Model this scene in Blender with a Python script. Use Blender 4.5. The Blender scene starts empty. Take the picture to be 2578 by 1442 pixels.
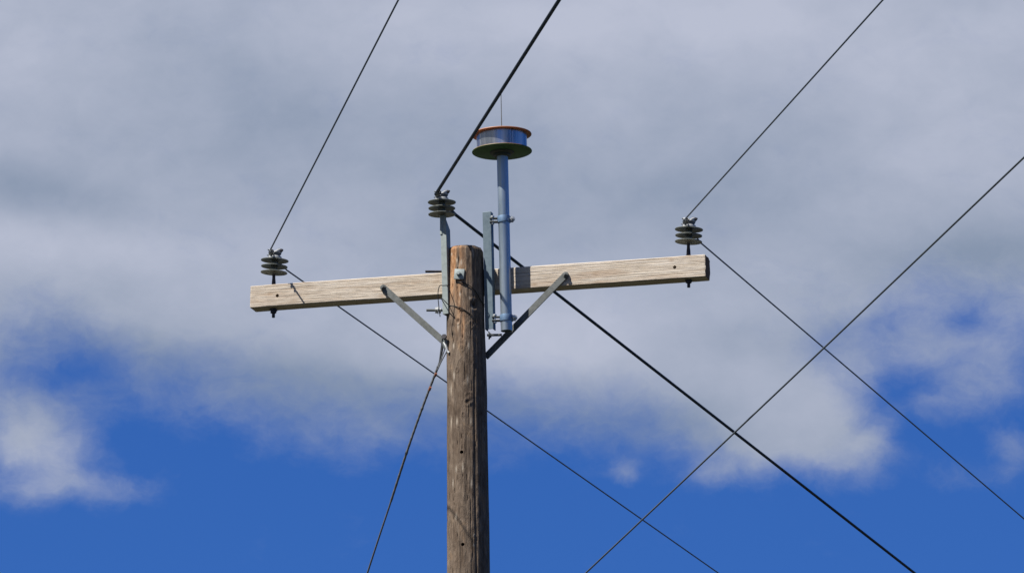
import bpy, bmesh, math, random
from mathutils import Vector, Matrix, Euler, noise
R = math.radians
sc = bpy.context.scene
col = sc.collection
random.seed(4)

# ------------------------------------------------------------------ camera
PITCH = R(15.0); FPX = 17680.0; CX = 0.247
CAM = Vector((CX, -36.0, 1.6))
cd = bpy.data.cameras.new('camera'); cam = bpy.data.objects.new('camera', cd); col.objects.link(cam)
cam.location = CAM; cam.rotation_euler = (R(90)+PITCH, 0, 0)
cd.sensor_width = 36.0; cd.lens = FPX/2578*36; cd.clip_start = 0.5; cd.clip_end = 6000
sc.camera = cam
FW = Vector((0, math.cos(PITCH), math.sin(PITCH))); UP = Vector((0, -math.sin(PITCH), math.cos(PITCH))); RT = Vector((1, 0, 0))
def ray(px, py): return FW + RT*((px-1289)/FPX) + UP*((721-py)/FPX)
def at(px, py, Y):                       # point of the view ray standing at world depth Y
    r = ray(px, py); return CAM + r*((Y-CAM.y)/r.y)
def onplane(px, py, n, c):
    r = ray(px, py); return CAM + r*((c-n.dot(CAM))/n.dot(r))
def proj(p):
    v = p-CAM; z = v.dot(FW); return 1289+FPX*v.dot(RT)/z, 721-FPX*v.dot(UP)/z

# ------------------------------------------------------------------ light
SUN_AZ = R(61); SUN_EL = R(55.0)         # azimuth from -Y towards -X
sd = Vector((-math.sin(SUN_AZ)*math.cos(SUN_EL), -math.cos(SUN_AZ)*math.cos(SUN_EL), math.sin(SUN_EL)))
sl = bpy.data.lights.new('sun', 'SUN'); sun = bpy.data.objects.new('sun', sl); col.objects.link(sun)
sl.energy = 5.0; sl.angle = R(0.53); sl.color = (1.0, 0.955, 0.89)
sun.rotation_euler = sd.to_track_quat('Z', 'Y').to_euler(); sun.location = (0, 0, 30)
sc.view_settings.view_transform = 'Standard'; sc.view_settings.look = 'None'
sc.view_settings.exposure = 0.7; sc.view_settings.gamma = 1.0
sc.view_settings.use_curve_mapping = False

# ------------------------------------------------------------------ sky
w = bpy.data.worlds.new('World'); sc.world = w; w.use_nodes = True
nt = w.node_tree; nt.nodes.clear(); N = nt.nodes; L = nt.links
def put(inp, v):
    if isinstance(v, bpy.types.NodeSocket): L.new(v, inp)
    else: inp.default_value = v
def m(op, a, b=0.0, c=None, clamp=False):
    n = N.new('ShaderNodeMath'); n.operation = op; n.use_clamp = clamp
    put(n.inputs[0], a); put(n.inputs[1], b)
    if c is not None: put(n.inputs[2], c)
    return n.outputs[0]
def dot(v, k):
    n = N.new('ShaderNodeVectorMath'); n.operation = 'DOT_PRODUCT'; put(n.inputs[0], v); n.inputs[1].default_value = k
    return n.outputs['Value']
def comb(x, y, z=0.0):
    n = N.new('ShaderNodeCombineXYZ'); put(n.inputs[0], x); put(n.inputs[1], y); put(n.inputs[2], z); return n.outputs[0]
def noi(v, scale, detail=4, rough=0.5, dist=0.0):
    n = N.new('ShaderNodeTexNoise'); put(n.inputs['Vector'], v); n.inputs['Scale'].default_value = scale
    n.inputs['Detail'].default_value = detail; n.inputs['Roughness'].default_value = rough; n.inputs['Distortion'].default_value = dist
    return n.outputs[0]
def sstep(v, a, b, lo=0.0, hi=1.0):
    n = N.new('ShaderNodeMapRange'); n.interpolation_type = 'SMOOTHSTEP'
    put(n.inputs[0], v); n.inputs[1].default_value = a; n.inputs[2].default_value = b
    n.inputs[3].default_value = lo; n.inputs[4].default_value = hi; return n.outputs[0]
tc = N.new('ShaderNodeTexCoord').outputs['Generated']
df = dot(tc, FW); dfs = m('MAXIMUM', df, 0.05)
K = FPX/1000
P0 = m('ADD', m('MULTIPLY', m('DIVIDE', dot(tc, RT), dfs), K), 1.289)
Q0 = m('SUBTRACT', 0.721, m('MULTIPLY', m('DIVIDE', dot(tc, UP), dfs), K))
pq = comb(P0, Q0)
w1 = m('SUBTRACT', noi(pq, 1.9, 3, 0.5), 0.5)
w2 = m('SUBTRACT', noi(comb(m('ADD', P0, 7.3), Q0, 3.1), 1.9, 3, 0.5), 0.5)
w3 = m('SUBTRACT', noi(comb(P0, Q0, 5.5), 8.5, 4, 0.6), 0.5)
w4 = m('SUBTRACT', noi(comb(m('ADD', P0, 3.3), Q0, 9.1), 8.5, 4, 0.6), 0.5)
P = m('ADD', P0, m('ADD', m('MULTIPLY', w1, 0.07), m('MULTIPLY', w3, 0.09)))
Q = m('ADD', Q0, m('ADD', m('MULTIPLY', w2, 0.05), m('MULTIPLY', w4, 0.07)))
def blob(x, y, sx, sy, amp, soft=False, rot=0.0):
    PP, QQ = (P0, Q0) if soft else (P, Q)
    dx = m('SUBTRACT', PP, x/1000); dy = m('SUBTRACT', QQ, y/1000)
    if rot:
        c, s = math.cos(R(rot)), math.sin(R(rot))
        ex = m('ADD', m('MULTIPLY', dx, c), m('MULTIPLY', dy, s)); ey = m('SUBTRACT', m('MULTIPLY', dy, c), m('MULTIPLY', dx, s))
    else: ex, ey = dx, dy
    ex = m('MULTIPLY', ex, 1000/sx); ey = m('MULTIPLY', ey, 1000/sy)
    e = m('ADD', m('MULTIPLY', ex, ex), m('MULTIPLY', ey, ey))
    return m('MULTIPLY', m('EXPONENT', m('MULTIPLY', e, -0.5)), amp)
def total(xs):
    r = xs[0]
    for x in xs[1:]: r = m('ADD', r, x)
    return r
# lower edge of the cloud bank across the view
fc = N.new('ShaderNodeFloatCurve'); cv = fc.mapping.curves[0]
edge = [(0, 905), (110, 880), (300, 945), (500, 1000), (700, 1045), (900, 1080), (1150, 1075), (1300, 1055), (1480, 1075),
        (1700, 1095), (1850, 1110), (2000, 1030), (2150, 940), (2260, 835), (2400, 810), (2578, 820)]
pts = [(x/2578, y/1442) for x, y in edge]
while len(cv.points) < len(pts): cv.points.new(0.5, 0.5)
for pnt, (x, y) in zip(cv.points, pts): pnt.location = (x, y)
fc.mapping.update(); fc.inputs['Factor'].default_value = 1.0
put(fc.inputs['Value'], m('DIVIDE', P, 2.578, clamp=True))
B = m('MULTIPLY', fc.outputs[0], 1.442)
band = m('MULTIPLY', m('SUBTRACT', B, Q), 1/0.115)
band = m('MINIMUM', m('MAXIMUM', band, -1.3), 1.6)
fine = m('SUBTRACT', noi(comb(P, m('MULTIPLY', Q, 1.25), 2.0), 5.0, 6, 0.62), 0.5)
wisp = m('SUBTRACT', noi(comb(m('ADD', P, m('MULTIPLY', Q, 0.5)), m('SUBTRACT', m('MULTIPLY', Q, 1.9), m('MULTIPLY', P, 0.5)), 6.0), 6.5, 7, 0.68, 0.5), 0.5)
F = total([band,
    blob(50, 1085, 88, 90, 2.35), blob(170, 1150, 75, 70, 0.8), blob(320, 1232, 120, 34, 0.95), blob(2330, 960, 110, 60, 0.55), blob(50, 1235, 100, 34, 0.75),
    blob(215, 1060, 50, 45, 0.5), blob(130, 945, 110, 26, -0.55),
    blob(1570, 1195, 38, 26, 1.25), blob(1790, 1195, 60, 24, 0.75), blob(2045, 1115, 150, 70, 2.2), blob(2290, 1110, 45, 90, -0.4), blob(1960, 1010, 150, 90, 1.0),
    blob(2200, 1120, 60, 40, 0.7), blob(2350, 880, 140, 50, 0.75), blob(2490, 980, 110, 45, 0.95), blob(2330, 1030, 80, 32, 0.7),
    blob(2550, 1125, 50, 42, 1.3), blob(2420, 1200, 90, 26, 0.5), blob(2430, 800, 45, 30, -0.5), blob(2540, 900, 60, 60, 0.5),
    blob(2080, 850, 110, 50, -1.0), blob(2260, 960, 50, 50, -0.4),
    m('MULTIPLY', fine, 1.9), m('MULTIPLY', wisp, 0.9)])
cov = m('POWER', sstep(F, -1.1, 1.6), 1.0)
# tone of the clouds
tn = m('SUBTRACT', noi(comb(P0, m('ADD', m('MULTIPLY', Q0, 1.6), m('MULTIPLY', P0, 0.2)), 1.0), 2.3, 5, 0.52, 0.2), 0.5)
tn2 = m('SUBTRACT', noi(comb(P, m('MULTIPLY', Q, 1.3), 4.0), 7.0, 5, 0.55), 0.5)
T = total([m('MULTIPLY', tn, 0.70), m('MULTIPLY', tn2, 0.40), m('MULTIPLY', wisp, 0.15), 0.50,
    blob(30, 130, 160, 160, 0.30, True), blob(130, 490, 210, 48, -0.42, True, 12), blob(60, 590, 260, 60, 0.28, True),
    blob(1480, 50, 520, 90, 0.45, True), blob(2250, 130, 350, 130, 0.30, True), blob(1700, 470, 420, 95, -0.26, True, -4),
    blob(2400, 420, 200, 70, 0.16, True), blob(650, 290, 180, 90, -0.15, True), blob(1400, 860, 290, 75, 0.55, True),
    blob(2050, 1120, 190, 90, 0.28, True), blob(50, 1080, 150, 120, 0.02, True), blob(1250, 1050, 900, 70, -0.55, True, 5),
    blob(2500, 640, 200, 60, -0.42, True), blob(1900, 860, 260, 40, -0.25, True), blob(520, 640, 380, 60, 0.22, True),
    blob(420, 900, 420, 50, -0.25, True, 6), blob(900, 780, 300, 60, 0.12, True), blob(1150, 380, 200, 80, -0.12, True)])
T = m('MAXIMUM', m('MINIMUM', T, 1.15), -0.1)
def mixc(f, a, b):
    n = N.new('ShaderNodeMix'); n.data_type = 'RGBA'; n.clamp_factor = True
    put(n.inputs[0], f)
    for k, v in ((6, a), (7, b)):
        if isinstance(v, bpy.types.NodeSocket): L.new(v, n.inputs[k])
        else: n.inputs[k].default_value = (*v, 1)
    return n.outputs[2]
STR = 0.10; EXPK = 2**-0.7
cl = mixc(T, tuple(c*EXPK/STR for c in (0.245, 0.305, 0.420)), tuple(c*EXPK/STR for c in (0.485, 0.520, 0.640)))
sky = N.new('ShaderNodeTexSky'); sky.sky_type = 'NISHITA'; sky.sun_disc = False
sky.sun_elevation = SUN_EL; sky.sun_rotation = math.pi + SUN_AZ
sky.air_density = 1.0; sky.dust_density = 0.2; sky.ozone_density = 3.0; sky.altitude = 600
tint = N.new('ShaderNodeMix'); tint.data_type = 'RGBA'; tint.blend_type = 'MULTIPLY'; tint.inputs[0].default_value = 1.0
L.new(sky.outputs[0], tint.inputs[6]); tint.inputs[7].default_value = (0.20*EXPK, 0.44*EXPK, 0.93*EXPK, 1)
# unseen sky: broken cloud from direction noise, added to dim and neutralise the skylight
fb = noi(tc, 2.3, 5, 0.55, 0.4)
far = m('MULTIPLY', sstep(m('ADD', fb, m('MULTIPLY', dot(tc, Vector((-0.9, -0.25, -0.1))), 0.16)), 0.44, 0.62), 0.92)
clfar = mixc(sstep(noi(tc, 5.0, 4, 0.5, 0.3), 0.42, 0.68), tuple(c*EXPK/STR for c in (0.115, 0.130, 0.160)), tuple(c*EXPK/STR for c in (0.34, 0.37, 0.42)))
inview = sstep(df, 0.90, 0.975)
up = sstep(dot(tc, Vector((0, 0, 1))), 0.0, 0.05)
covall = m('ADD', m('MULTIPLY', cov, inview), m('MULTIPLY', m('MULTIPLY', far, up), m('SUBTRACT', 1.0, inview)))
bg = N.new('ShaderNodeBackground'); bg.inputs[1].default_value = STR
L.new(mixc(covall, tint.outputs[2], mixc(inview, clfar, cl)), bg.inputs[0])
out = N.new('ShaderNodeOutputWorld'); L.new(bg.outputs[0], out.inputs[0])

# ------------------------------------------------------------------ materials
def mat(name):
    mt = bpy.data.materials.new(name); mt.use_nodes = True
    return mt, mt.node_tree.nodes, mt.node_tree.links, mt.node_tree.nodes['Principled BSDF']
def tex(n, l, src, scale, stretch=(1, 1, 1), detail=6, rough=0.6, dist=0.0):
    mp = n.new('ShaderNodeMapping'); mp.inputs['Scale'].default_value = stretch; l.new(src, mp.inputs[0])
    t = n.new('ShaderNodeTexNoise'); t.inputs['Scale'].default_value = scale; t.inputs['Detail'].default_value = detail
    t.inputs['Roughness'].default_value = rough; t.inputs['Distortion'].default_value = dist
    l.new(mp.outputs[0], t.inputs['Vector']); return t.outputs[0]
def ramp(n, l, src, stops):
    r = n.new('ShaderNodeValToRGB'); e = r.color_ramp.elements
    while len(e) < len(stops): e.new(0.5)
    for x, (p, c) in zip(e, stops): x.position = p; x.color = (*c, 1)
    l.new(src, r.inputs[0]); return r.outputs[0]
def bumped(n, l, b, src, dist, strength=0.6):
    x = n.new('ShaderNodeBump'); x.inputs['Distance'].default_value = dist; x.inputs['Strength'].default_value = strength
    l.new(src, x.inputs['Height']); l.new(x.outputs[0], b.inputs['Normal'])
def metal(name, c0, c1, rough, metallic, scale=40, bump=0.0006, stretch=(1, 1, 1)):
    mt, n, l, b = mat(name); o = n.new('ShaderNodeTexCoord').outputs['Object']
    t = tex(n, l, o, scale, stretch)
    l.new(ramp(n, l, t, [(0.3, c0), (0.7, c1)]), b.inputs['Base Color'])
    b.inputs['Metallic'].default_value = metallic
    mr = n.new('ShaderNodeMapRange'); mr.inputs[3].default_value = rough-0.08; mr.inputs[4].default_value = rough+0.12
    l.new(t, mr.inputs[0]); l.new(mr.outputs[0], b.inputs['Roughness'])
    bumped(n, l, b, t, bump); return mt
GALV = metal('galvanised_steel', (0.215, 0.255, 0.25), (0.31, 0.355, 0.35), 0.6, 0.1)
GALVD = metal('weathered_steel', (0.085, 0.093, 0.090), (0.155, 0.165, 0.160), 0.62, 0.25)
BOLT = metal('bolt_steel', (0.42, 0.44, 0.44), (0.62, 0.63, 0.62), 0.38, 0.7, 90)
BLACKM = metal('dark_steel', (0.018, 0.017, 0.022), (0.045, 0.042, 0.05), 0.5, 0.3, 60)
MAST = metal('aluminium_tube', (0.25, 0.32, 0.39), (0.42, 0.49, 0.56), 0.36, 0.65, 22, 0.0002, (1, 1, 0.15))
CLAMP = metal('clamp_steel', (0.10, 0.18, 0.30), (0.17, 0.26, 0.39), 0.5, 0.35)
DRUM = metal('polished_metal_sheet', (0.22, 0.25, 0.28), (0.62, 0.64, 0.66), 0.26, 0.85, 26, 0.0003, (1, 1, 0.05))  # vertical light and dark streaks in the base colour imitate reflections
COPPER = metal('copper_orange_board', (0.30, 0.105, 0.04), (0.42, 0.165, 0.065), 0.5, 0.0, 30, 0.0001)
GREEN = metal('green_board', (0.018, 0.070, 0.014), (0.032, 0.105, 0.022), 0.5, 0.0, 30, 0.0001)
COLLAR = metal('dark_collar', (0.04, 0.045, 0.035), (0.07, 0.075, 0.06), 0.5, 0.2)
PORC = metal('dark_grey_polymer', (0.105, 0.115, 0.104), (0.165, 0.177, 0.160), 0.30, 0.0, 30, 0.0002)
CAP = metal('grey_polymer_head', (0.26, 0.27, 0.27), (0.40, 0.41, 0.42), 0.34, 0.0, 40, 0.0004)
WIREB = metal('black_covered_wire', (0.016, 0.021, 0.024), (0.027, 0.034, 0.038), 0.6, 0.0, 3, 0.0)
WIREB.node_tree.nodes['Principled BSDF'].inputs['Specular IOR Level'].default_value = 0.15
WIREG = metal('grey_conductor', (0.075, 0.092, 0.11), (0.11, 0.13, 0.15), 0.55, 0.2, 3, 0.0)
STRAND = metal('steel_strand', (0.11, 0.12, 0.13), (0.21, 0.22, 0.23), 0.5, 0.5, 150, 0.0005)
ORANGE = metal('orange_marker', (0.22, 0.07, 0.04), (0.28, 0.10, 0.05), 0.6, 0.0)

def arm_wood():
    mt, n, l, b = mat('pale_sawn_timber'); o = n.new('ShaderNodeTexCoord').outputs['Object']
    broad = tex(n, l, o, 5.5, (0.5, 2, 6), 4, 0.55, 0.8)
    grain = tex(n, l, o, 15, (0.30, 6, 13), 6, 0.62, 0.35)
    lines = tex(n, l, o, 30, (0.07, 6, 11), 4, 0.65, 0.12)
    c = ramp(n, l, broad, [(0.28, (0.52, 0.43, 0.345)), (0.5, (0.625, 0.565, 0.485)), (0.72, (0.69, 0.64, 0.575))])
    g = ramp(n, l, grain, [(0.30, (0.72, 0.65, 0.57)), (0.5, (0.97, 0.95, 0.93)), (0.7, (1.08, 1.08, 1.08))])
    k = ramp(n, l, lines, [(0.36, (0.42, 0.34, 0.27)), (0.43, (0.88, 0.84, 0.79)), (0.6, (1.04, 1.04, 1.04))])
    x = n.new('ShaderNodeMix'); x.data_type = 'RGBA'; x.blend_type = 'MULTIPLY'; x.inputs[0].default_value = 1
    l.new(c, x.inputs[6]); l.new(g, x.inputs[7])
    y = n.new('ShaderNodeMix'); y.data_type = 'RGBA'; y.blend_type = 'MULTIPLY'; y.inputs[0].default_value = 0.8
    l.new(x.outputs[2], y.inputs[6]); l.new(k, y.inputs[7])
    # a few brown knots (attribute written on the mesh)
    at_ = n.new('ShaderNodeAttribute'); at_.attribute_name = 'knot'
    z = n.new('ShaderNodeMix'); z.data_type = 'RGBA'; l.new(at_.outputs['Fac'], z.inputs[0])
    l.new(y.outputs[2], z.inputs[6]); z.inputs[7].default_value = (0.30, 0.17, 0.08, 1)
    l.new(z.outputs[2], b.inputs['Base Color'])
    b.inputs['Roughness'].default_value = 0.85; b.inputs['Specular IOR Level'].default_value = 0.2
    ad = n.new('ShaderNodeMath'); ad.operation = 'ADD'; l.new(grain, ad.inputs[0]); l.new(lines, ad.inputs[1])
    bumped(n, l, b, ad.outputs[0], 0.006, 0.8); return mt
def end_wood():  # darker brown wood, used on the right end face alone
    mt, n, l, b = mat('dark_end_grain'); o = n.new('ShaderNodeTexCoord').outputs['Object']
    t = tex(n, l, o, 25, (3, 1, 1))
    l.new(ramp(n, l, t, [(0.3, (0.14, 0.060, 0.018)), (0.7, (0.24, 0.115, 0.040))]), b.inputs['Base Color'])
    b.inputs['Roughness'].default_value = 0.9; bumped(n, l, b, t, 0.003); return mt
def pole_wood():
    mt, n, l, b = mat('weathered_pole_timber'); o = n.new('ShaderNodeTexCoord').outputs['Object']
    broad = tex(n, l, o, 9.0, (1, 1, 0.62), 5, 0.6, 1.2)
    wavy = tex(n, l, o, 19, (1.3, 1.3, 0.38), 6, 0.66, 1.8)
    fib = tex(n, l, o, 75, (1.2, 1.2, 0.11), 5, 0.65, 0.6)
    chk = tex(n, l, o, 22, (1.5, 1.5, 0.09), 4, 0.55, 0.7)
    c = ramp(n, l, broad, [(0.30, (0.095, 0.068, 0.048)), (0.43, (0.138, 0.104, 0.078)), (0.56, (0.182, 0.143, 0.111)), (0.70, (0.215, 0.150, 0.098))])
    g = ramp(n, l, wavy, [(0.30, (0.55, 0.50, 0.46)), (0.46, (0.86, 0.83, 0.80)), (0.60, (1.08, 1.05, 1.01)), (0.74, (1.6, 1.58, 1.5))])
    h = ramp(n, l, fib, [(0.30, (0.55, 0.52, 0.50)), (0.55, (1, 1, 1)), (0.75, (1.25, 1.25, 1.25))])
    k = ramp(n, l, chk, [(0.33, (0.22, 0.20, 0.19)), (0.40, (1, 1, 1))])
    def mul(a, bb, f=1.0):
        x = n.new('ShaderNodeMix'); x.data_type = 'RGBA'; x.blend_type = 'MULTIPLY'; x.inputs[0].default_value = f
        l.new(a, x.inputs[6]); l.new(bb, x.inputs[7]); return x.outputs[2]
    base = mul(mul(mul(c, g), h, 0.7), k, 0.35)
    # rusty orange, less weathered wood near the head of the pole (attribute), knots
    a1 = n.new('ShaderNodeAttribute'); a1.attribute_name = 'fresh'
    og = ramp(n, l, wavy, [(0.34, (0.22, 0.105, 0.045)), (0.5, (0.42, 0.215, 0.10)), (0.68, (0.56, 0.36, 0.21))])
    x = n.new('ShaderNodeMix'); x.data_type = 'RGBA'; l.new(a1.outputs['Fac'], x.inputs[0]); l.new(base, x.inputs[6]); l.new(og, x.inputs[7])
    a2 = n.new('ShaderNodeAttribute'); a2.attribute_name = 'knot'
    y = n.new('ShaderNodeMix'); y.data_type = 'RGBA'; l.new(a2.outputs['Fac'], y.inputs[0]); l.new(x.outputs[2], y.inputs[6]); y.inputs[7].default_value = (0.045, 0.026, 0.016, 1)
    a3 = n.new('ShaderNodeAttribute'); a3.attribute_name = 'splinter'
    z = n.new('ShaderNodeMix'); z.data_type = 'RGBA'; l.new(a3.outputs['Fac'], z.inputs[0]); l.new(y.outputs[2], z.inputs[6]); z.inputs[7].default_value = (0.50, 0.44, 0.36, 1)
    l.new(z.outputs[2], b.inputs['Base Color'])
    b.inputs['Roughness'].default_value = 0.82; b.inputs['Specular IOR Level'].default_value = 0.25
    ad = n.new('ShaderNodeMath'); ad.operation = 'ADD'; l.new(wavy, ad.inputs[0]); l.new(fib, ad.inputs[1])
    bumped(n, l, b, ad.outputs[0], 0.008, 0.8); return mt
ARMW, ENDW, POLEW = arm_wood(), end_wood(), pole_wood()
def grass():
    mt, n, l, b = mat('grass_ground'); o = n.new('ShaderNodeTexCoord').outputs['Object']
    t = tex(n, l, o, 0.4, detail=10, rough=0.7)
    l.new(ramp(n, l, t, [(0.3, (0.010, 0.011, 0.0035)), (0.55, (0.016, 0.0165, 0.006)), (0.75, (0.026, 0.022, 0.010))]), b.inputs['Base Color'])
    b.inputs['Roughness'].default_value = 0.95; bumped(n, l, b, t, 0.2); return mt

# ------------------------------------------------------------------ mesh helpers
def ob(name, bm, mt, parent=None, smooth=True, angle=35):
    me = bpy.data.meshes.new(name); bmesh.ops.recalc_face_normals(bm, faces=bm.faces[:])
    bm.to_mesh(me); bm.free()
    for x in (mt if isinstance(mt, (list, tuple)) else [mt]): me.materials.append(x)
    if smooth:
        me.shade_smooth()
        me.set_sharp_from_angle(angle=R(angle))
    o = bpy.data.objects.new(name, me); col.objects.link(o); o.parent = parent; return o
def tag(o, label, cat, group=None):
    o['label'] = label; o['category'] = cat
    if group: o['group'] = group
    return o
def thing(name, label, cat, mtx, group=None):
    o = bpy.data.objects.new(name, None); col.objects.link(o); o.empty_display_size = 0.1
    o.matrix_world = mtx; return tag(o, label, cat, group)
def frame(org, x, y):
    x = x.normalized(); z = x.cross(y).normalized(); y = z.cross(x).normalized()
    return Matrix(((x.x, y.x, z.x, org.x), (x.y, y.y, z.y, org.y), (x.z, y.z, z.z, org.z), (0, 0, 0, 1)))
def add_box(bm, lo, hi, bev=0.0, M=None, seg=2):
    vs = [bm.verts.new((x, y, z)) for z in (lo[2], hi[2]) for y in (lo[1], hi[1]) for x in (lo[0], hi[0])]
    fs = [bm.faces.new([vs[i] for i in q]) for q in ((0, 2, 3, 1), (4, 5, 7, 6), (0, 1, 5, 4), (2, 6, 7, 3), (0, 4, 6, 2), (1, 3, 7, 5))]
    allv = set(vs)
    if bev:
        es = list({e for f in fs for e in f.edges})
        r = bmesh.ops.bevel(bm, geom=es, offset=bev, segments=seg, affect='EDGES', profile=0.5)
        allv = {v for v in allv if v.is_valid} | set(r['verts'])
    if M is not None: bmesh.ops.transform(bm, matrix=M, verts=list(allv))
def add_lathe(bm, prof, seg=48, M=None, wob=0.0):
    rings = []
    M = M or Matrix()
    for r, z in prof:
        if r < 1e-6: rings.append([bm.verts.new(M @ Vector((0, 0, z)))])
        else: rings.append([bm.verts.new(M @ Vector((r*math.cos(2*math.pi*i/seg), r*math.sin(2*math.pi*i/seg), z))) for i in range(seg)])
    for a, b in zip(rings, rings[1:]):
        for i in range(seg):
            j = (i+1) % seg
            if len(a) == 1 and len(b) == 1: break
            if len(a) == 1: bm.faces.new((a[0], b[i], b[j]))
            elif len(b) == 1: bm.faces.new((a[i], b[0], a[j]))
            else: bm.faces.new((a[i], b[i], b[j], a[j]))
def axisM(p, d):
    d = d.normalized(); return Matrix.Translation(p) @ d.to_track_quat('Z', 'Y').to_matrix().to_4x4()
def add_cyl(bm, p, q, r, r2=None, seg=20, bev=0.001):
    L_ = (q-p).length; r2 = r if r2 is None else r2
    add_lathe(bm, [(0, 0), (r-bev, 0), (r, bev), (r2, L_-bev), (r2-bev, L_), (0, L_)], seg, axisM(p, q-p))
def add_tube(bm, path, rad, seg=10):
    rf = rad if callable(rad) else (lambda i: rad)
    rings = []; prev = None
    for i, p in enumerate(path):
        t = (path[min(i+1, len(path)-1)] - path[max(i-1, 0)]).normalized()
        if prev is None:
            a = t.orthogonal().normalized()
        else:
            a = (prev - t*prev.dot(t)).normalized()
        prev = a; b = t.cross(a)
        rings.append([bm.verts.new(p + (a*math.cos(2*math.pi*k/seg)+b*math.sin(2*math.pi*k/seg))*rf(i)) for k in range(seg)])
    for x, y in zip(rings, rings[1:]):
        for k in range(seg): bm.faces.new((x[k], x[(k+1) % seg], y[(k+1) % seg], y[k]))
    bm.faces.new(rings[0][::-1]); bm.faces.new(rings[-1])
def smooth_path(pts, n=8):
    out = []
    P_ = [pts[0]]+list(pts)+[pts[-1]]
    for i in range(1, len(P_)-2):
        a, b, c, d = P_[i-1:i+3]
        for k in range(n):
            t = k/n
            out.append(0.5*((2*b)+(c-a)*t+(2*a-5*b+4*c-d)*t*t+(3*b-a-3*c+d)*t**3))
    out.append(pts[-1]); return out
def add_hex(bm, p, d, r, h, n=6, bev=0.0012):
    add_lathe(bm, [(0, 0), (r-bev, 0), (r, bev), (r, h-bev), (r-bev, h), (0, h)], n, axisM(p, d))
def cut(o, cutters):
    """real drilled holes: boolean, applied, the cutter removed"""
    bm = bmesh.new()
    for p, q, r in cutters: add_cyl(bm, p, q, r, seg=20, bev=0.0002)
    me = bpy.data.meshes.new('drill'); bmesh.ops.recalc_face_normals(bm, faces=bm.faces[:]); bm.to_mesh(me); bm.free()
    c = bpy.data.objects.new('drill', me); col.objects.link(c); c.matrix_world = o.matrix_world.copy()
    if o.parent: c.parent = o.parent; c.matrix_parent_inverse = Matrix(); c.matrix_local = Matrix()
    md = o.modifiers.new('b', 'BOOLEAN'); md.object = c; md.operation = 'DIFFERENCE'; md.solver = 'EXACT'
    bpy.context.view_layer.update()
    dg = bpy.context.evaluated_depsgraph_get(); nm = bpy.data.meshes.new_from_object(o.evaluated_get(dg))
    o.modifiers.clear(); o.data = nm; bpy.data.objects.remove(c, do_unlink=True)

# ------------------------------------------------------------------ ground
bm = bmesh.new(); bmesh.ops.create_grid(bm, x_segments=40, y_segments=40, size=2500)
g = ob('ground', bm, grass()); g['kind'] = 'structure'

# ------------------------------------------------------------------ pole
def px_z(py, Y=0.0): return at(1172, py, Y).z
ZTOP = px_z(616, -0.09)
AX = [(1171.5, 620), (1171.8, 800), (1175.5, 1000), (1179.5, 1440)]
axp = [(at(x, y, 0).z, at(x, y, 0).x) for x, y in AX]
def interp(tab, z):
    tab = sorted(tab)
    if z <= tab[0][0]:
        (z0, a), (z1, b) = tab[0], tab[1]
    elif z >= tab[-1][0]: return tab[-1][1]
    else:
        for (z0, a), (z1, b) in zip(tab, tab[1:]):
            if z0 <= z <= z1: break
    return a+(b-a)*(z-z0)/(z1-z0)
RAD = [(px_z(620), 0.0925), (px_z(700), 0.0965), (px_z(800), 0.0995), (px_z(900), 0.1045), (px_z(1100), 0.1075), (px_z(1440), 0.1112)]
def pole_x(z):
    return interp(axp, z) if z > 9.0 else interp(axp, 9.0)+(9.0-z)*0.006
def pole_r(z):
    return interp(RAD, z) if z > 9.0 else interp(RAD, 9.0)+(9.0-z)*0.006
def on_pole(px, py, lift=0.0):           # the point of the pole's face seen at a pixel
    p = at(px, py, -0.1)
    for _ in range(8):
        cx, r = pole_x(p.z), pole_r(p.z)+lift
        dx = max(-r*0.999, min(r*0.999, p.x-cx)); p = at(px, py, -math.sqrt(r*r-dx*dx))
    return p
knots = [(1194, 766, 0.017, 1.0, -0.012), (1153, 808, 0.009, 0.8, -0.003), (1187, 816, 0.010, 0.55, 0.002), (1182, 1001, 0.016, 0.6, 0.004), (1176, 1012, 0.010, 0.9, -0.003),
         (1154, 1075, 0.004, 1, -0.002), (1166, 1042, 0.006, 0.5, 0.0), (1150, 930, 0.007, 0.5, 0.001), (1162, 876, 0.009, 0.45, 0.002), (1196, 1350, 0.006, 1.0, -0.003), (1160, 1313, 0.004, 0.7, 0)]
kn = [(on_pole(a, b), r, s, d) for a, b, r, s, d in knots]
spl = [(1189, 778, 8), (1153, 820, 10), (1192, 752, 4), (1183, 750, 3), (1142, 870, 8), (1180, 870, 8), (1143, 945, 12), (1177, 955, 10), (1136, 980, 14), (1185, 1060, 9), (1150, 1060, 9),
       (1165, 1175, 10), (1148, 1180, 8), (1187, 1215, 12), (1148, 1300, 8), (1136, 1062, 14), (1194, 1347, 4), (1193, 1371, 4), (1158, 740, 5), (1161, 660, 8), (1150, 655, 5), (1137, 640, 4), (1192, 640, 9), (1190, 630, 6), (1140, 1215, 12)]
sp = [(on_pole(a, b), h/458) for a, b, h in spl]
zs = []
z = 0.0
while z < 9.2: zs.append(z); z += 0.2
while z < ZTOP-0.012: zs.append(z); z += 0.005
zs += [ZTOP-0.012, ZTOP-0.007, ZTOP-0.003]
SEG = 200
bm = bmesh.new(); lk = bm.verts.layers.float.new('knot'); lf = bm.verts.layers.float.new('fresh'); ls = bm.verts.layers.float.new('splinter')
rings = []
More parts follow.
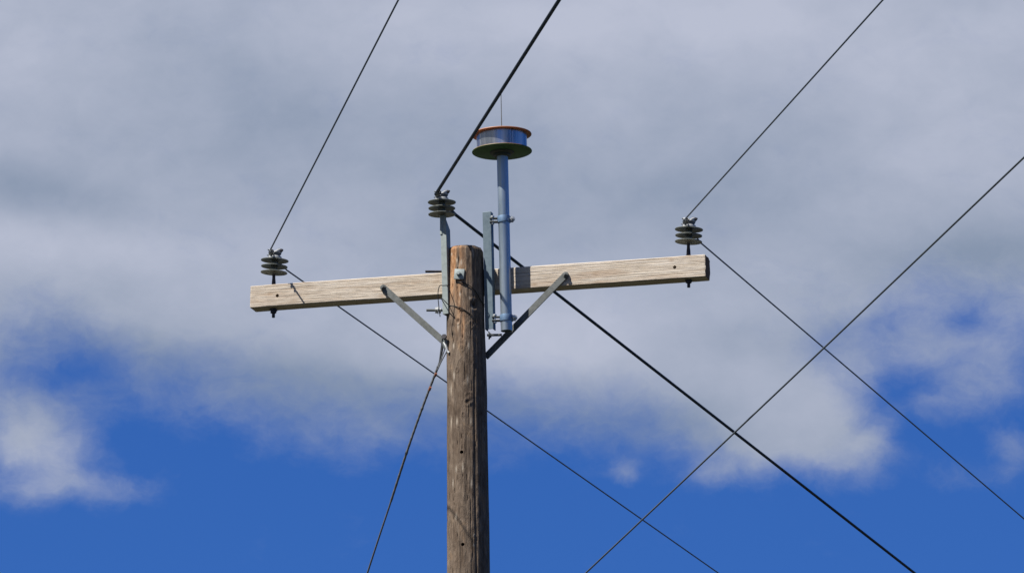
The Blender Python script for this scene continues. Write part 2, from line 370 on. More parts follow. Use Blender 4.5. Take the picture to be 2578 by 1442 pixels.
for z in zs + [ZTOP]:
    ring = []
    for i in range(SEG):
        a = 2*math.pi*i/SEG; ca, sa = math.cos(a), math.sin(a)
        r = pole_r(z); x0 = pole_x(z)
        n1 = noise.noise(Vector((ca*1.3, sa*1.3, z*1.1)))*0.0030
        n2 = noise.noise(Vector((ca*7, sa*7, z*2.2+noise.noise(Vector((ca*3, sa*3, z*5)))*0.5)))*0.0026
        n3 = noise.noise(Vector((ca*26, sa*26, z*4.5)))*0.0011
        gro = noise.noise(Vector((ca*9+5, sa*9, z*0.8)))       # drying checks
        chk = -0.007*max(0, 1-abs(gro-0.05)/0.02) if abs(gro-0.05) < 0.02 else 0
        # the long check on the sunny side's edge
        ac = math.atan2(-math.cos(R(24+3*math.sin(z*2.3))), math.sin(R(24+3*math.sin(z*2.3)))) % (2*math.pi)
        dd = abs((a-ac+math.pi) % (2*math.pi)-math.pi)
        if z < px_z(930): chk += -0.008*math.exp(-(dd/0.035)**2)
        rr = r+n1+n2+n3+chk*0.8
        if z > ZTOP-0.013: rr -= {0: 0.0018, 1: 0.004, 2: 0.0075}.get(0 if z < ZTOP-0.009 else 1 if z < ZTOP-0.005 else 2, 0)
        zz = z+(noise.noise(Vector((ca*2, sa*2, 3)))*0.004 if z > ZTOP-0.02 else 0)
        p = Vector((x0+rr*ca, rr*sa, zz)); kv = 0.0; sv = 0.0
        if z > 9.0 and sa < 0.3:
            for q, kr, s, d in kn:
                e = Vector(((p.x-q.x), (p.y-q.y), (p.z-q.z)*0.8)).length
                if e < kr*2.4:
                    t = math.exp(-(e/kr)**2*1.6); kv = max(kv, t*s); rr += d*t + 0.0022*math.exp(-((e-kr*1.5)/(kr*0.4))**2)
            for q, h in sp:
                e = math.hypot(p.x-q.x, p.y-q.y)/0.0042; f = abs(p.z-q.z)/(h*0.9)
                if e < 2 and f < 2: sv = max(sv, math.exp(-e*e-f*f)*0.8)
            p = Vector((x0+rr*ca, rr*sa, zz))
        v = bm.verts.new(p); v[lk] = kv; v[ls] = sv
        ang = (math.atan2(ca, -sa))      # 0 = facing the viewer, negative = left
        f = max(0, min(1, (z-(ZTOP-0.36))/0.20))*math.exp(-((ang+0.75)/0.62)**2)
        f2 = math.exp(-((z-(ZTOP-0.42))/0.10)**2)*math.exp(-((ang+0.25)/0.22)**2)*0.75
        v[lf] = max(0, min(1, (f*1.0+f2)*(0.65+1.1*noise.noise(Vector((ca*5, sa*5, z*7))))))
        ring.append(v)
    rings.append(ring)
for a, b in zip(rings, rings[1:]):
    for i in range(SEG): bm.faces.new((a[i], a[(i+1) % SEG], b[(i+1) % SEG], b[i]))
bm.faces.new(rings[-1]); bm.faces.new(rings[0][::-1])
pole = thing('utility_pole', 'thick weathered brown wooden pole carrying the crossarm in the middle of the picture', 'utility pole', Matrix())
shaft = ob('shaft', bm, POLEW, pole, angle=50)
holes = []
for hx, hy in ((1162, 1137), (1165, 1369)):
    c = on_pole(hx, hy); holes.append((c+Vector((0, -0.02, 0)), c+Vector((0, 0.06, 0)), 0.0092))
cut(shaft, holes)

# through bolt and its square washer on the pole's face
wp = on_pole(1156.5, 690.5)
nrm = Vector((wp.x-pole_x(wp.z), wp.y, 0)).normalized(); nrm = (nrm+Vector((0.12, -0.0, 0.05))).normalized()
xa = Vector((0, 0, 1)).cross(nrm).normalized()*1.0
Mw = frame(wp+nrm*0.003, xa, nrm) @ Matrix.Rotation(R(-5), 4, 'Y')
bm = bmesh.new(); add_box(bm, (-0.027, -0.003, -0.028), (0.027, 0.004, 0.028), 0.0012, Mw); wsh = ob('square_washer', bm, GALV, pole)
bm = bmesh.new(); add_hex(bm, wp+nrm*0.007, nrm, 0.0145, 0.011, 4); add_cyl(bm, wp+nrm*0.015, wp+nrm*0.030, 0.0095); ob('bolt', bm, GALV, wsh)

# ------------------------------------------------------------------ crossarm
YAW = R(16)
back = Vector((math.sin(YAW), math.cos(YAW), 0)); CF = 0.086          # front face plane: back . p = CF
TL = onplane(630.4, 719.9, back, CF); TR = onplane(1774, 640, back, CF)
BL = onplane(630.4, 775.3, back, CF); BR = onplane(1777.6, 694.3, back, CF)
ax = (TR-TL).normalized(); LEN = (TR-TL).length
upv = (BL-TL)*-1; HT = 0.5*((TL-BL).length+(TR-BR).length); DEP = 0.098
ARM = frame(TL-Vector((0, 0, 1))*0, ax, back)      # local: x along the arm, y back, z up; origin at the top left front edge
arm = thing('crossarm', 'pale sawn timber crossarm bolted level across the head of the wooden pole', 'crossarm', ARM)
IA = ARM.inverted()
bm = bmesh.new(); lk = bm.verts.layers.float.new('knot')
nx, ny = 520, 0
sec = []                                # closed section of the beam: (y, z), chamfered top edges
c1 = 0.004; c2 = 0.012
def arcpts(a, b, n): return [(a[0]+(b[0]-a[0])*k/n, a[1]+(b[1]-a[1])*k/n) for k in range(n)]
corners = [(0, -c1), (0, -HT+0.003), (0.003, -HT), (DEP-0.003, -HT), (DEP, -HT+0.003), (DEP, -c2), (DEP-c2, 0), (c1, 0)]
cnt = [16, 1, 10, 1, 10, 2, 8, 1]
for i, cpt in enumerate(corners): sec += arcpts(cpt, corners[(i+1) % len(corners)], cnt[i])
akn = [((1100, 706), 0.018, 0.35), ((962, 745), 0.010, 0.5), ((1345, 716), 0.009, 0.5), ((1255, 700), 0.02, 0.3), ((1690, 655), 0.008, 0.45), ((740, 755), 0.01, 0.25), ((1500, 690), 0.012, 0.3), ((679, 740), 0.009, 0.35)]
akn = [(IA @ onplane(a[0], a[1], back, CF), r, s) for a, r, s in akn]
rings = []
for i in range(nx+1):
    x = LEN*i/nx; ring = []
    for (y, z) in sec:
        rough_ = noise.noise(Vector((x*3, y*40, z*55)))*0.0007+noise.noise(Vector((x*22, y*60, z*60)))*0.0005
        bow = 0.003*math.sin(math.pi*x/LEN)+0.0015*math.sin(x*5)
        xx = x
        if i == nx: xx += noise.noise(Vector((0.3, y*20, z*45)))*0.004+0.003
        if i == 0: xx += noise.noise(Vector((4.3, y*20, z*45)))*0.002
        if i == nx and z > -0.012: xx -= 0.003
        out_ = Vector((0, (y-DEP/2), (z+HT/2))).normalized()
        p = Vector((xx, y, z+bow*0.5))+out_*rough_
        if i in (0, nx):                 # worn, slightly rounded ends
            p.y += (DEP/2-y)*0.025; p.z += (-HT/2-z)*0.02
        v = bm.verts.new(p); kv = 0
        for q, r, s in akn:
            e = math.hypot((p.x-q.x)*0.6, p.z-q.z)
            if e < 2*r and y < 0.01: kv = max(kv, math.exp(-(e/r)**2)*s)
        v[lk] = kv; ring.append(v)
    rings.append(ring)
ns = len(sec)
for a, b in zip(rings, rings[1:]):
    for k in range(ns): bm.faces.new((a[k], a[(k+1) % ns], b[(k+1) % ns], b[k]))
f1 = bm.faces.new(rings[0]); f2 = bm.faces.new(rings[-1][::-1]); f1.material_index = 0; f2.material_index = 1
beam = ob('beam', bm, [ARMW, ENDW], arm, angle=30)
cs = []
for hx, hy in ((698, 744), (1698.5, 672.5)):
    c = IA @ onplane(hx, hy, back, CF); cs.append((c+Vector((0, -0.02, 0)), c+Vector((0, 0.05, 0)), 0.0092))
cut(beam, cs)

# braces: flat galvanised straps on the front face, each bolted to the arm
def brace(p_top, p_bot, w, name='brace', twist=0.0, washer=True, boltend=True):
    a = IA @ onplane(*p_top, back, CF-0.007); b = IA @ onplane(*p_bot, back, CF-0.007)
    d = (b-a).normalized(); nn = Vector((0, -1, 0)); s = d.cross(nn).normalized()
    Lb = (b-a).length
    bm = bmesh.new()
    M = Matrix(((d.x, s.x, nn.x, a.x), (d.y, s.y, nn.y, a.y), (d.z, s.z, nn.z, a.z), (0, 0, 0, 1)))
    # rounded-end strap outline with a folded lip along one edge (angle section)
    pts = [(-0.5*w*math.cos(t), -0.5*w*math.sin(t)) for t in [R(-90+15*k) for k in range(13)]][::-1]
    outline = [(x_, y_) for x_, y_ in pts] + [(Lb, 0.5*w), (Lb, -0.5*w)]
    def ccw(o): return o
    lo = [bm.verts.new(M @ Vector((x_, y_, -0.004))) for x_, y_ in outline]; hi = [bm.verts.new(M @ Vector((x_, y_, 0.004))) for x_, y_ in outline]
    bm.faces.new(lo[::-1]); top = bm.faces.new(hi)
    for k in range(len(lo)):
        j = (k+1) % len(lo); bm.faces.new((lo[k], lo[j], hi[j], hi[k]))
    bmesh.ops.bevel(bm, geom=list(top.edges), offset=0.0012, segments=1, affect='EDGES')
    br = ob(name, bm, GALVD, arm, angle=40)
    bm = bmesh.new(); p = a+nn*0.004
    add_cyl(bm, p, p+nn*0.003, 0.016, seg=28); add_hex(bm, p+nn*0.003, nn, 0.0125, 0.010)
    add_cyl(bm, p+nn*0.012, p+nn*0.020, 0.0065); ob('bolt', bm, GALVD, br, angle=25)
    return br
brace((965, 724), (1122, 864), 0.034)
brace((1424, 692), (1222, 899), 0.034)

# ------------------------------------------------------------------ insulators
def lerp(a, b, t): return a+(b-a)*t
def make_insulator(label):
    t = thing('insulator', label, 'insulator', Matrix(), 'three-shed insulators holding the power wires')
    # pin (part) with shoulder, nut and washer below the arm
    bm = bmesh.new(); add_lathe(bm, [(0, -HT-0.002), (0.0085, -HT-0.002), (0.0085, 0.0), (0.018, 0.0), (0.018, 0.004), (0.0115, 0.007), (0.0105, 0.03), (0.0085, 0.05), (0.0085, 0.075), (0.012, 0.083), (0.012, 0.10), (0, 0.10)], 24)
    pin = ob('pin', bm, BLACKM, t)
    bm = bmesh.new(); add_box(bm, (-0.018, -0.018, -HT-0.010), (0.018, 0.018, -HT-0.002), 0.001)
    add_hex(bm, Vector((0, 0, -HT-0.010)), Vector((0, 0, -1)), 0.0165, 0.014)
    add_cyl(bm, Vector((0, 0, -HT-0.022)), Vector((0, 0, -HT-0.048)), 0.0085)
    ob('nut', bm, BLACKM, pin)
    Rr = 0.0745
    def shed(z, r): # thin saucer with drooping rim, hollow below
        return [(0.018, z-0.004), (0.030, z-0.001), (r*0.70, z-0.001), (r*0.93, z-0.0035), (r*0.985, z-0.003), (r, z-0.0005), (r*0.985, z+0.0015), (r*0.86, z+0.0040), (r*0.6, z+0.0055), (0.030, z+0.007), (0.018, z+0.010)]
    prof = [(0, 0.074), (0.018, 0.074)]
    for z, r in ((0.082, Rr*0.975), (0.115, Rr*0.965), (0.148, Rr*1.01)): prof += shed(z, r)
    prof += [(0.022, 0.168), (0, 0.168)]
    # shift sheds so the visible discs sit at 0.088 / 0.121 / 0.154
    bm = bmesh.new(); add_lathe(bm, prof, 72); body = ob('shed_body', bm, PORC, t, angle=50)
    bm = bmesh.new()
    prof = [(0, 0.158), (0.036, 0.158), (0.0375, 0.164), (0.034, 0.170), (0.027, 0.174), (0.0255, 0.180), (0.027, 0.185), (0.034, 0.188), (0.0365, 0.193), (0.034, 0.199), (0.026, 0.202), (0.018, 0.201), (0, 0.200)]
    seg = 48; rings = []
    for r, z in prof:
        if r == 0: rings.append([bm.verts.new((0, 0, z))]); continue
        rg = []
        for i in range(seg):
            a = 2*math.pi*i/seg
            ear = max(0, abs(math.cos(a))-0.45)/0.55 if z > 0.19 else 0
            dip = -0.006*max(0, 1-abs(math.cos(a))/0.5) if z > 0.19 else 0
            rg.append(bm.verts.new((r*math.cos(a), r*math.sin(a)*0.95, z+0.011*ear*(r > 0.015)+dip)))
        rings.append(rg)
    for a, b in zip(rings, rings[1:]):
        for i in range(seg):
            j = (i+1) % seg
            if len(a) == 1: bm.faces.new((a[0], b[i], b[j]))
            elif len(b) == 1: bm.faces.new((a[i], b[0], a[j]))
            else: bm.faces.new((a[i], b[i], b[j], a[j]))
    cap = ob('head', bm, CAP, t, angle=45)
    # tie: loops round the neck and a wrapped length along the conductor on the left side
    bm = bmesh.new()
    ringp = [Vector((0.0285*math.cos(a), 0.0285*math.sin(a), 0.180+0.003*math.sin(2*a))) for a in [R(-160+20*k) for k in range(17)]]
    add_tube(bm, smooth_path(ringp, 3), 0.0032, 8)
    ringp = [Vector((0.0295*math.cos(a), 0.0295*math.sin(a), 0.186)) for a in [R(-165+20*k) for k in range(17)]]
    add_tube(bm, smooth_path(ringp, 3), 0.0030, 8)
    hel = []
    for k in range(0, 300):
        u = k/299; yy = lerp(-0.155, 0.060, u); a = u*2*math.pi*17
        rr = 0.0045+0.004*math.exp(-((yy+0.03)/0.035)**2)+0.0045*math.exp(-((yy+0.125)/0.02)**2)
        hel.append(Vector((-0.027+(-yy*0.288 if yy < 0 else yy*0.13)+rr*math.cos(a), yy, 0.186+(yy*0.13-abs(yy)*0.0 if yy < 0 else 0)+rr*math.sin(a)-(-yy*0.08 if yy < 0 else 0)*0)))
    add_tube(bm, hel, 0.0034, 6)
    for (x_, y_, z_, dx, dz) in ((-0.024, -0.03, 0.192, -0.009, 0.006), (-0.030, -0.01, 0.178, -0.008, -0.007)):
        add_tube(bm, smooth_path([Vector((x_, y_, z_)), Vector((x_+dx*0.6, y_-0.004, z_+dz*0.8)), Vector((x_+dx, y_-0.012, z_+dz))], 4), 0.003, 6)
    tie = ob('wire_tie', bm, STRAND, t)
    # the lug with a bolt on the other ear
    bm = bmesh.new(); add_hex(bm, Vector((0.030, -0.006, 0.199)), Vector((0.55, -0.5, 0.25)), 0.0095, 0.012); add_cyl(bm, Vector((0.031, -0.008, 0.198)), Vector((0.045, -0.020, 0.203)), 0.005)
    add_hex(bm, Vector((0.022, 0.002, 0.205)), Vector((0.1, 0, 1)), 0.0085, 0.009)
    lug = ob('lug', bm, BLACKM, t)
    piv = Vector((0, 0, 0.075))
    return t
def copy_tree(o, parent=None):
    c = o.copy(); col.objects.link(c); c.parent = parent
    for ch in [x for x in list(bpy.data.objects) if x.parent == o]: copy_tree(ch, c)
    return c
def pose(root, loc, rz, roll, tip):
    root.matrix_world = Matrix.Translation(loc) @ Matrix.Rotation(rz, 4, 'Z')
    Mt = Matrix.Translation((0, 0, 0.07)) @ Matrix.Rotation(roll, 4, 'Y') @ Matrix.Rotation(tip, 4, 'X') @ Matrix.Translation((0, 0, -0.07))
    for ch in [x for x in bpy.data.objects if x.parent == root]:
        if not ch.name.startswith('pin'): ch.matrix_local = Mt
ins_l = make_insulator('dark three-shed insulator standing near the left end of the timber crossarm')
ins_c = copy_tree(ins_l); ins_c['label'] = 'dark three-shed insulator on the steel bracket above the pole top, the highest of the three'
ins_r = copy_tree(ins_l); ins_r['label'] = 'dark three-shed insulator standing near the right end of the timber crossarm'
for i_ in (ins_l, ins_c, ins_r): i_.location = (0, 0, 0)
def arm_top(px):
    p = IA @ onplane(px, lerp(720, 640, (px-630)/1144), back, CF); return ARM @ Vector((p.x, DEP*0.5, 0.002))
LL = arm_top(682.0)-Vector((0, 0, 0.004)); LR = arm_top(1727.5)+Vector((0, 0, 0.005))
LCT = at(1112.3, 577.0, -0.05)                       # base of the middle insulator's pin, inside its bracket
RZ = R(-10)
pose(ins_l, LL, RZ, R(3.8), R(2.5)); pose(ins_r, LR, RZ, R(2.8), R(2.5)); pose(ins_c, LCT, RZ, R(0.2), R(2.0))
# the middle one is on a bracket: its pin has no nut below an arm
for ch in list(bpy.data.objects):
    if ch.parent and ch.parent.parent == ins_c and ch.name.startswith('nut'): bpy.data.objects.remove(ch, do_unlink=True)
for ch in list(bpy.data.objects):
    if ch.parent == ins_c and ch.name.startswith('pin'):
        bm = bmesh.new(); add_lathe(bm, [(0, -0.03), (0.010, -0.03), (0.010, 0.06), (0.012, 0.10), (0, 0.10)], 24)
        me = bpy.data.meshes.new('pin'); bm.to_mesh(me); bm.free(); me.materials.append(GALV); ch.data = me

# ------------------------------------------------------------------ bracket carrying the middle insulator
def folded(bm, a, b, right, n, w, dep, th=0.006, taper=0.0, tl=0.0):
    """channel from a (top) to b (bottom): front plate of width w with side flanges going back by dep; top tapers"""
    d = (b-a).normalized(); Lb = (b-a).length; M = Matrix(((right.x, n.x, -d.x, a.x), (right.y, n.y, -d.y, a.y), (right.z, n.z, -d.z, a.z), (0, 0, 0, 1)))
    # n points back, right to the right, local z up, top at 0
    def plate(poly, M_):
        pass
    def slab(x0, x1, y0, y1, ztop0, ztop1, zb):
        vs = []
        q = [(x0, y0), (x1, y0), (x1, y1), (x0, y1)]
        zt = [ztop0, ztop0, ztop1, ztop1]
        lo = [bm.verts.new(M @ Vector((x, y, zb))) for x, y in q]; hi = [bm.verts.new(M @ Vector((x, y, zt_))) for (x, y), zt_ in zip(q, zt)]
        bm.faces.new(lo[::-1]); bm.faces.new(hi)
        for k in range(4): bm.faces.new((lo[k], lo[(k+1) % 4], hi[(k+1) % 4], hi[k]))
    slab(-w/2, w/2, 0, th, 0, 0, -Lb)
    slab(w/2-th, w/2, th+0.0002, dep, -taper*0.35, -taper, -Lb)
    slab(-w/2, -w/2+th, th+0.0002, dep, -taper*0.35, -taper, -Lb)
    return M, Lb
yb = R(24)
rb = Vector((math.cos(yb), -math.sin(yb), 0)); nb = Vector((math.sin(yb), math.cos(yb), 0))
brk = thing('insulator_bracket', 'upright grey steel channel on the left side of the pole top under the middle insulator', 'bracket', Matrix())
a = at(1115.2, 541, -0.062); b = at(1121.5, 790, -0.052)
dz_ = (a-b).normalized(); rbb = (rb-dz_*rb.dot(dz_)).normalized(); nbb = dz_.cross(rbb).normalized()
bm = bmesh.new(); folded(bm, a, b, rbb, nbb, 0.033, 0.052, 0.005, taper=0.075)
chn = ob('channel', bm, GALV, brk, smooth=False)
bv = chn.modifiers.new('bev', 'BEVEL'); bv.width = 0.0015; bv.segments = 2; bv.limit_method = 'ANGLE'
xx = Vector((-1, -0.05, 0.0)).normalized()
def side_bolt(p, d, ln, r, nutat, parent, mt=GALVD, nm=BOLT):
    bm = bmesh.new(); add_cyl(bm, p, p+d*ln, r, seg=16); bo = ob('bolt', bm, mt, parent)
    if nutat is not None:
        bm = bmesh.new(); add_hex(bm, p+d*nutat, d, 0.0165, 0.013); add_cyl(bm, p+d*(nutat-0.004), p+d*nutat, 0.021, seg=26)
        add_hex(bm, p+d*(nutat-0.018), d, 0.0165, 0.012)
        ob('nut', bm, nm, bo, angle=25)
    return bo
side_bolt(at(1122, 683.5, -0.02), Vector((-1, 0.03, 0.01)), 0.108, 0.0065, None, brk, BLACKM)
side_bolt(at(1118, 781.0, -0.035), Vector((-1, -0.02, 0.0)), 0.094, 0.0068, 0.034, brk)

# ------------------------------------------------------------------ antenna mount on the right side
mnt = thing('antenna_mount', 'upright blue-grey steel channel on the right side of the pole clamping the antenna mast', 'mounting bracket', Matrix())
a = at(1225.0, 533, -0.045); b = at(1231.5, 828, -0.045)
yb = R(17); rb = Vector((math.cos(yb), -math.sin(yb), 0))
dz_ = (a-b).normalized(); rbb = (rb-dz_*rb.dot(dz_)).normalized(); nbb = dz_.cross(rbb).normalized()
bm = bmesh.new(); folded(bm, a, b, rbb, nbb, 0.046, 0.045, 0.005)
MCH = metal('blue_grey_steel', (0.085, 0.125, 0.155), (0.14, 0.19, 0.225), 0.55, 0.25)
ch2 = ob('channel', bm, MCH, mnt, smooth=False)
bv = ch2.modifiers.new('bev', 'BEVEL'); bv.width = 0.0015; bv.segments = 2; bv.limit_method = 'ANGLE'
MY = -0.052
mt_, mb_ = at(1264.5, 380, MY), at(1275.3, 833, MY)
MAXIS = (mt_-mb_).normalized()
def mast_at(py):
    t = (py-380)/(833-380.0); return at(lerp(1264.5, 1275.3, t), py, MY)
for py in (553, 801):
    c = mast_at(py); rad = 0.0310
    bm = bmesh.new()
    MM = Matrix.Translation(c) @ Vector(MAXIS).to_track_quat('Z', 'Y').to_matrix().to_4x4()
    add_lathe(bm, [(rad, -0.017), (rad+0.004, -0.017), (rad+0.0045, -0.015), (rad+0.0045, 0.015), (rad+0.004, 0.017), (rad, 0.017)], 40, MM)
    cl_ = ob('clamp', bm, CLAMP, mnt)
    # ears left (to the channel) and right
    bm = bmesh.new()
    rx = (Vector((1, 0, 0))-MAXIS*MAXIS.x).normalized(); ry = MAXIS.cross(rx)
    ME = Matrix(((rx.x, ry.x, MAXIS.x, c.x), (rx.y, ry.y, MAXIS.y, c.y), (rx.z, ry.z, MAXIS.z, c.z), (0, 0, 0, 1)))
    add_box(bm, (-0.076, -0.016, -0.003), (-0.030, 0.016, 0.003), 0.001, ME @ Matrix.Translation((0, 0, -0.012)))
    ob('clamp_ear', bm, GALVD, cl_, smooth=False); bm = bmesh.new()
    add_box(bm, (-0.076, -0.012, -0.003), (-0.030, 0.016, 0.003), 0.001, ME @ Matrix.Translation((0, 0, 0.008)))
    ob('clamp_ear', bm, GALVD, cl_, smooth=False); bm = bmesh.new()
    add_box(bm, (0.031, -0.003, -0.014), (0.050, 0.003, 0.014), 0.001, ME @ Matrix.Translation((0, -0.005, 0)))
    ob('clamp_ear', bm, GALVD, cl_, smooth=False); bm = bmesh.new()
    add_box(bm, (0.031, -0.003, -0.014), (0.050, 0.003, 0.014), 0.001, ME @ Matrix.Translation((0, 0.006, 0)))
    ob('clamp_ear', bm, GALVD, cl_, smooth=False)
    bm = bmesh.new(); q = ME @ Vector((0.044, -0.008, 0.0)); add_cyl(bm, q, q-ry*0.003, 0.0155, seg=24); add_hex(bm, q-ry*0.003, -ry, 0.0115, 0.010); add_cyl(bm, q-ry*0.011, q-ry*0.024, 0.006)
    add_hex(bm, ME @ Vector((0.044, 0.009, 0)), ry, 0.0115, 0.010)
    ob('clamp_bolt', bm, BOLT, cl_, angle=25)
    bm = bmesh.new(); q = ME @ Vector((-0.060, -0.004, 0.011)); add_hex(bm, q, MAXIS, 0.0115, 0.010); add_cyl(bm, q+MAXIS*-0.03, q, 0.005); add_hex(bm, q-MAXIS*0.030, -MAXIS, 0.010, 0.007)
    ob('clamp_bolt', bm, BOLT, cl_, angle=25)
side_bolt(at(1226, 843.5, -0.03), Vector((1, 0.0, 0.02)), 0.079, 0.0068, None, mnt, GALVD)
bm = bmesh.new(); add_lathe(bm, [(0, 0), (0.021, 0), (0.021, 0.005), (0.012, 0.011), (0.012, 0.016), (0, 0.016)], 24, axisM(at(1229.5, 844.5, -0.03), Vector((1, 0, 0.05)))); ob('washer', bm, GALVD, mnt)

# ------------------------------------------------------------------ antenna
ant = thing('antenna', 'drum antenna with orange and green discs on a silver mast beside the pole', 'antenna', Matrix())
MM = Matrix.Translation(mb_) @ MAXIS.to_track_quat('Z', 'Y').to_matrix().to_4x4()
ML = (mt_-mb_).length
bm = bmesh.new(); add_lathe(bm, [(0.026, 0.0), (0.0300, 0.0), (0.0305, 0.002), (0.0298, ML), (0.026, ML), (0.026, 0.0)], 48, MM)
ob('mast', bm, MAST, ant)
lp = at(1263.8, 383, MY); upc = at(1262.6, 340.8, MY)
AXD = (upc-lp).normalized(); AXD = (MAXIS*0.6+AXD*0.4).normalized()
MLp = Matrix.Translation(lp) @ AXD.to_track_quat('Z', 'Y').to_matrix().to_4x4()
H = (upc-lp).length
bm = bmesh.new(); add_lathe(bm, [(0, 0), (0.1585, 0), (0.160, 0.001), (0.160, 0.0035), (0.159, 0.005), (0.02, 0.005)], 96, MLp); pl = ob('lower_disc', bm, [GREEN, COPPER], ant)
for f in pl.data.polygons:
    if f.normal.dot(AXD) > 0.5: f.material_index = 1
bm = bmesh.new(); add_lathe(bm, [(0.02, 0), (0.1585, 0), (0.160, 0.001), (0.160, 0.0035), (0.159, 0.005), (0, 0.005)], 96, MLp @ Matrix.Translation((0, 0, H))); ob('upper_disc', bm, COPPER, ant)
bm = bmesh.new()
prof = [(0.1335, 0.0055), (0.1342, H-0.0005)]
seg = 144
for (r0, z0), (r1, z1) in zip(prof, prof[1:]):
    vs = []
    for (r, z) in ((r0, z0), (lerp(r0, r1, .5)+0.0003, lerp(z0, z1, .5)), (r1, z1)):
        ring = []
        for i in range(seg):
            a = 2*math.pi*i/seg
            rr = r+0.0004*math.sin(5*a+1)
            # lapped panels: shallow seam
            for sa in (R(-140), R(-57), R(25), R(110)):
                if abs((a-sa+math.pi) % (2*math.pi)-math.pi) < R(1.3): rr -= 0.004
            ring.append(bm.verts.new(MLp @ Vector((rr*math.cos(a), rr*math.sin(a), z))))
        vs.append(ring)
    for x_, y_ in zip(vs, vs[1:]):
        for i in range(seg): bm.faces.new((x_[i], x_[(i+1) % seg], y_[(i+1) % seg], y_[i]))
ob('drum', bm, DRUM, ant)
bm = bmesh.new(); add_lathe(bm, [(0.030, -0.026), (0.042, -0.026), (0.045, -0.022), (0.045, -0.012), (0.062, -0.009), (0.064, -0.001), (0.03, -0.001)], 48, MLp); ob('collar', bm, COLLAR, ant)
bm = bmesh.new(); wb, wt = at(1262.8, 322, MY), at(1261.3, 236, MY); add_cyl(bm, wb-(wt-wb).normalized()*0.03, wt, 0.0028, 0.0020, 10, 0.0003)
ob('whip', bm, GALVD, ant)

# ------------------------------------------------------------------ conductors
def neck(root, dy=0.0, roll=0.0):
    ch = [x for x in bpy.data.objects if x.parent == root and x.name.startswith('wire_tie')][0]
    return root.matrix_world @ ch.matrix_local @ Vector((-0.027, dy, 0.186))
bpy.context.view_layer.update()
DN = Vector((math.sin(R(6.1)), -math.cos(R(6.1)), -math.tan(R(7.15))))
def conductor(root, near_px, far_px0, far_px1, rad, label, mt, seg=10):
    n0 = neck(root, -0.03); f0 = neck(root, 0.03)
    # near span: find how far along it leaves the top of the frame, then pin that point
    s = 1.0
    for _ in range(60):
        y = proj(n0+DN*s)[1]
        if y < near_px[1]: break
        s += 0.1
    e = at(near_px[0], near_px[1], n0.y+DN.y*s)
    dn = (e-n0).normalized(); hor = math.hypot(dn.x, dn.y); ln = (e-n0).length
    path = []
    for k in range(60, 0, -1):
        t = (k/60)**1.5*80
        ex = max(0, t-ln-1.5)
        path.append(n0+dn*t+Vector((0, 0, 0.0016*ex*ex)))
    path += [n0, neck(root, 0.0)+Vector((0.0, 0, 0.001)), f0]
    # far span
    q0 = at(far_px0[0], far_px0[1], f0.y+0.26)
    az = R(17.5); s = 0.5; best = None
    while s < 40:                        # where along azimuth 17.5 the wire reaches the far pixel's x
        Y = f0.y+s*math.cos(az); X = f0.x+s*math.sin(az); p = at(far_px1[0], far_px1[1], Y)
        dlt = abs(p.x-X)
        if best is None or dlt < best[0]: best = (dlt, p)
        s += 0.02
    q1 = best[1]; dfw = (q1-q0).normalized(); ln = (q1-q0).length
    path += [lerp(f0, q0, 0.5)+Vector((0, 0, 0.002)), q0]
    for k in range(1, 61):
        t = (k/60)**1.5*90; ex = max(0, t-ln-1.5); path.append(q0+dfw*t+Vector((0, 0, 0.0006*ex*ex)))
    bm = bmesh.new(); add_tube(bm, path, rad, seg)
    return tag(ob('power_wire', bm, mt, None, angle=80), label, 'power line', 'power wires held by the insulators')
conductor(ins_l, (1003, 0), (722, 680), (1808, 1441), 0.0042, 'thin dark wire held by the insulator at the left end of the crossarm', WIREG)
conductor(ins_c, (1408, 0), (1146, 540), (2302, 1441), 0.0088, 'thick black wire held by the highest, middle insulator', WIREB, 14)
conductor(ins_r, (2223, 0), (1765, 612), (2578, 1305), 0.0042, 'thin dark wire held by the insulator at the right end of the crossarm', WIREG)
# the loose wire crossing in front of them on the right
p0, p1 = at(1475, 1441, -1.0), at(2578, 396.5, -8.6); d = (p1-p0)
mid = at(2071, 881.5, lerp(-1.0, -8.6, 0.55))
bm = bmesh.new()
path = [p0+d*t for t in (-3.5, -2, -1, -0.5)]+smooth_path([p0, lerp(p0, p1, 0.54)+Vector((0, 0, -0.004)), p1], 10)+[p0+d*t for t in (1.5, 2, 2.6)]
add_tube(bm, path, 0.0045, 10)
tag(ob('overhead_wire', bm, WIREG, None, angle=80), 'separate dark wire rising to the right edge, crossing in front of the three power wires', 'overhead wire')

# ------------------------------------------------------------------ guy wire on the left of the pole
guy = thing('guy_wire', 'steel guy wire slanting down to the left from the left side of the pole', 'guy wire', Matrix())
G = [((1116, 866), -0.02), ((1103, 922), 0.03), ((1064, 1024), 0.11), ((1026, 1132), 0.20), ((984, 1262), 0.35), ((955, 1349), 0.45), ((925, 1441), 0.57)]
gp = [at(x, y, Y) for (x, y), Y in G]
tail = gp[-1]+(gp[-1]-gp[-2]).normalized()*8
bm = bmesh.new()
base = smooth_path(gp, 8)
add_tube(bm, base+[lerp(gp[-1], tail, 0.5), tail], 0.0050, 10); ob('strand', bm, STRAND, guy, angle=80)
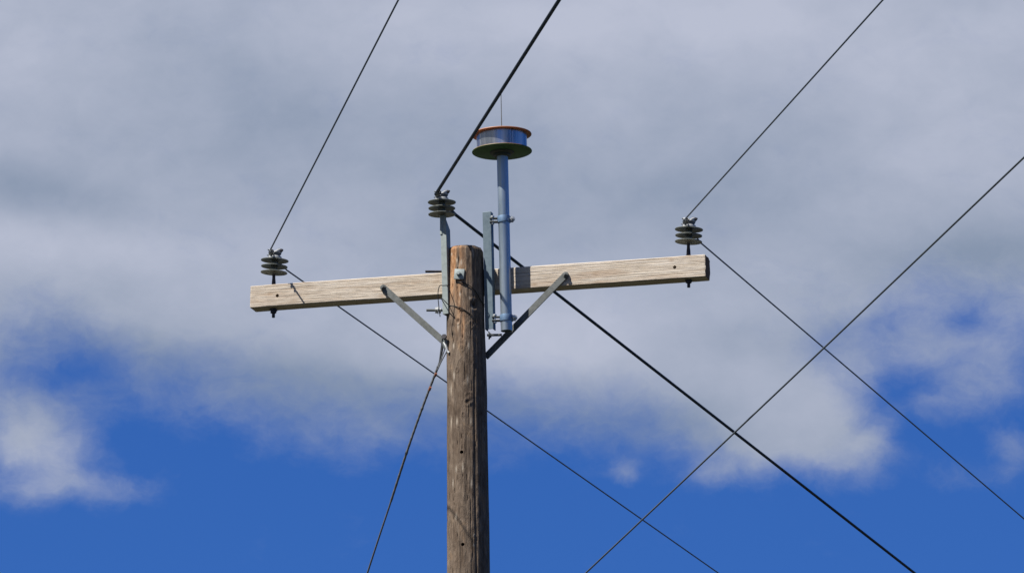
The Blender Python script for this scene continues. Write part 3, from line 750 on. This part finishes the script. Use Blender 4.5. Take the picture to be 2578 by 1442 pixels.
# preformed grip wrapped over the upper length
bm = bmesh.new(); sub = smooth_path(gp[1:5], 40)
add_tube(bm, sub, lambda i: 0.0066+0.0004*math.sin(i*1.1)+(0.0012 if i % 41 < 2 else 0), 12)
ob('grip', bm, STRAND, guy)
bm = bmesh.new()
for pts_ in ([(1119, 852), (1121, 872), (1112, 900), (1104, 924)], [(1128, 878), (1120, 893), (1110, 912), (1102, 930)], [(1113, 852), (1111, 872), (1108, 895), (1104, 925)]):
    add_tube(bm, smooth_path([at(x, y, -0.035+0.01*k) for k, (x, y) in enumerate(pts_)], 6), 0.0032, 8)
ob('loop', bm, STRAND, guy)
for (x0, y0, x1, y1) in ((1098, 939, 1095, 947), (1084, 974, 1081, 982)):
    bm = bmesh.new(); add_tube(bm, [at(x0, y0, 0.035), at(x1, y1, 0.05)], 0.0066, 10); ob('marker', bm, ORANGE, guy)
# eye bolt with plate where the brace and guy meet the pole
ep = at(1119, 849, -0.045)
bm = bmesh.new(); add_cyl(bm, ep+Vector((0, 0.03, 0)), ep+Vector((0, -0.010, 0)), 0.0085); add_hex(bm, ep+Vector((0, -0.006, 0)), Vector((-0.3, -1, 0.1)), 0.0150, 0.012)
hook = ob('eye_bolt', bm, BLACKM, guy)
bm = bmesh.new(); add_tube(bm, smooth_path([at(1118, 862, -0.04), at(1123, 872, -0.05), at(1127, 884, -0.055), at(1131, 888, -0.06)], 5), 0.0068, 10); ob('clevis', bm, BOLT, guy)
bm = bmesh.new(); add_box(bm, (-0.011, -0.003, -0.034), (0.012, 0.003, 0.018), 0.001, Matrix.Translation(at(1120, 861, -0.03)) @ Matrix.Rotation(R(-8), 4, 'Y')); ob('plate', bm, GALV, guy)

# ------------------------------------------------------------------ loose tie wire round the pole
def onp(x, y): return on_pole(x, y, 0.004)
loopf = [at(1108, 797, -0.11), at(1104.5, 768, -0.11), at(1102.5, 741, -0.12), at(1106.5, 720, -0.12), at(1117, 718.8, -0.11), onp(1130, 717.5), onp(1159, 711), onp(1178, 716.5), onp(1194, 729), onp(1203, 743), onp(1213, 760)]
zz = at(1213, 765, -0.03).z
cxp = pole_x(zz); rr = pole_r(zz)+0.006
loopb = [Vector((cxp+rr*math.cos(t), rr*math.sin(t), zz+0.004*math.sin(t))) for t in [R(x) for x in (0, 30, 60, 90, 120, 150, 175)]]
loope = [at(1114, 757, -0.07), at(1111, 750, -0.085), at(1115, 753, -0.105), at(1122, 760, -0.11), onp(1131, 768), onp(1150, 772), onp(1165, 777.5), onp(1178, 786), onp(1188, 793)]
bm = bmesh.new(); add_tube(bm, smooth_path(loopf+loopb+loope, 5), 0.0023, 8)
tag(ob('tie_wire', bm, WIREB, None), 'thin black wire looped loosely round the pole just below the square washer', 'tie wire')
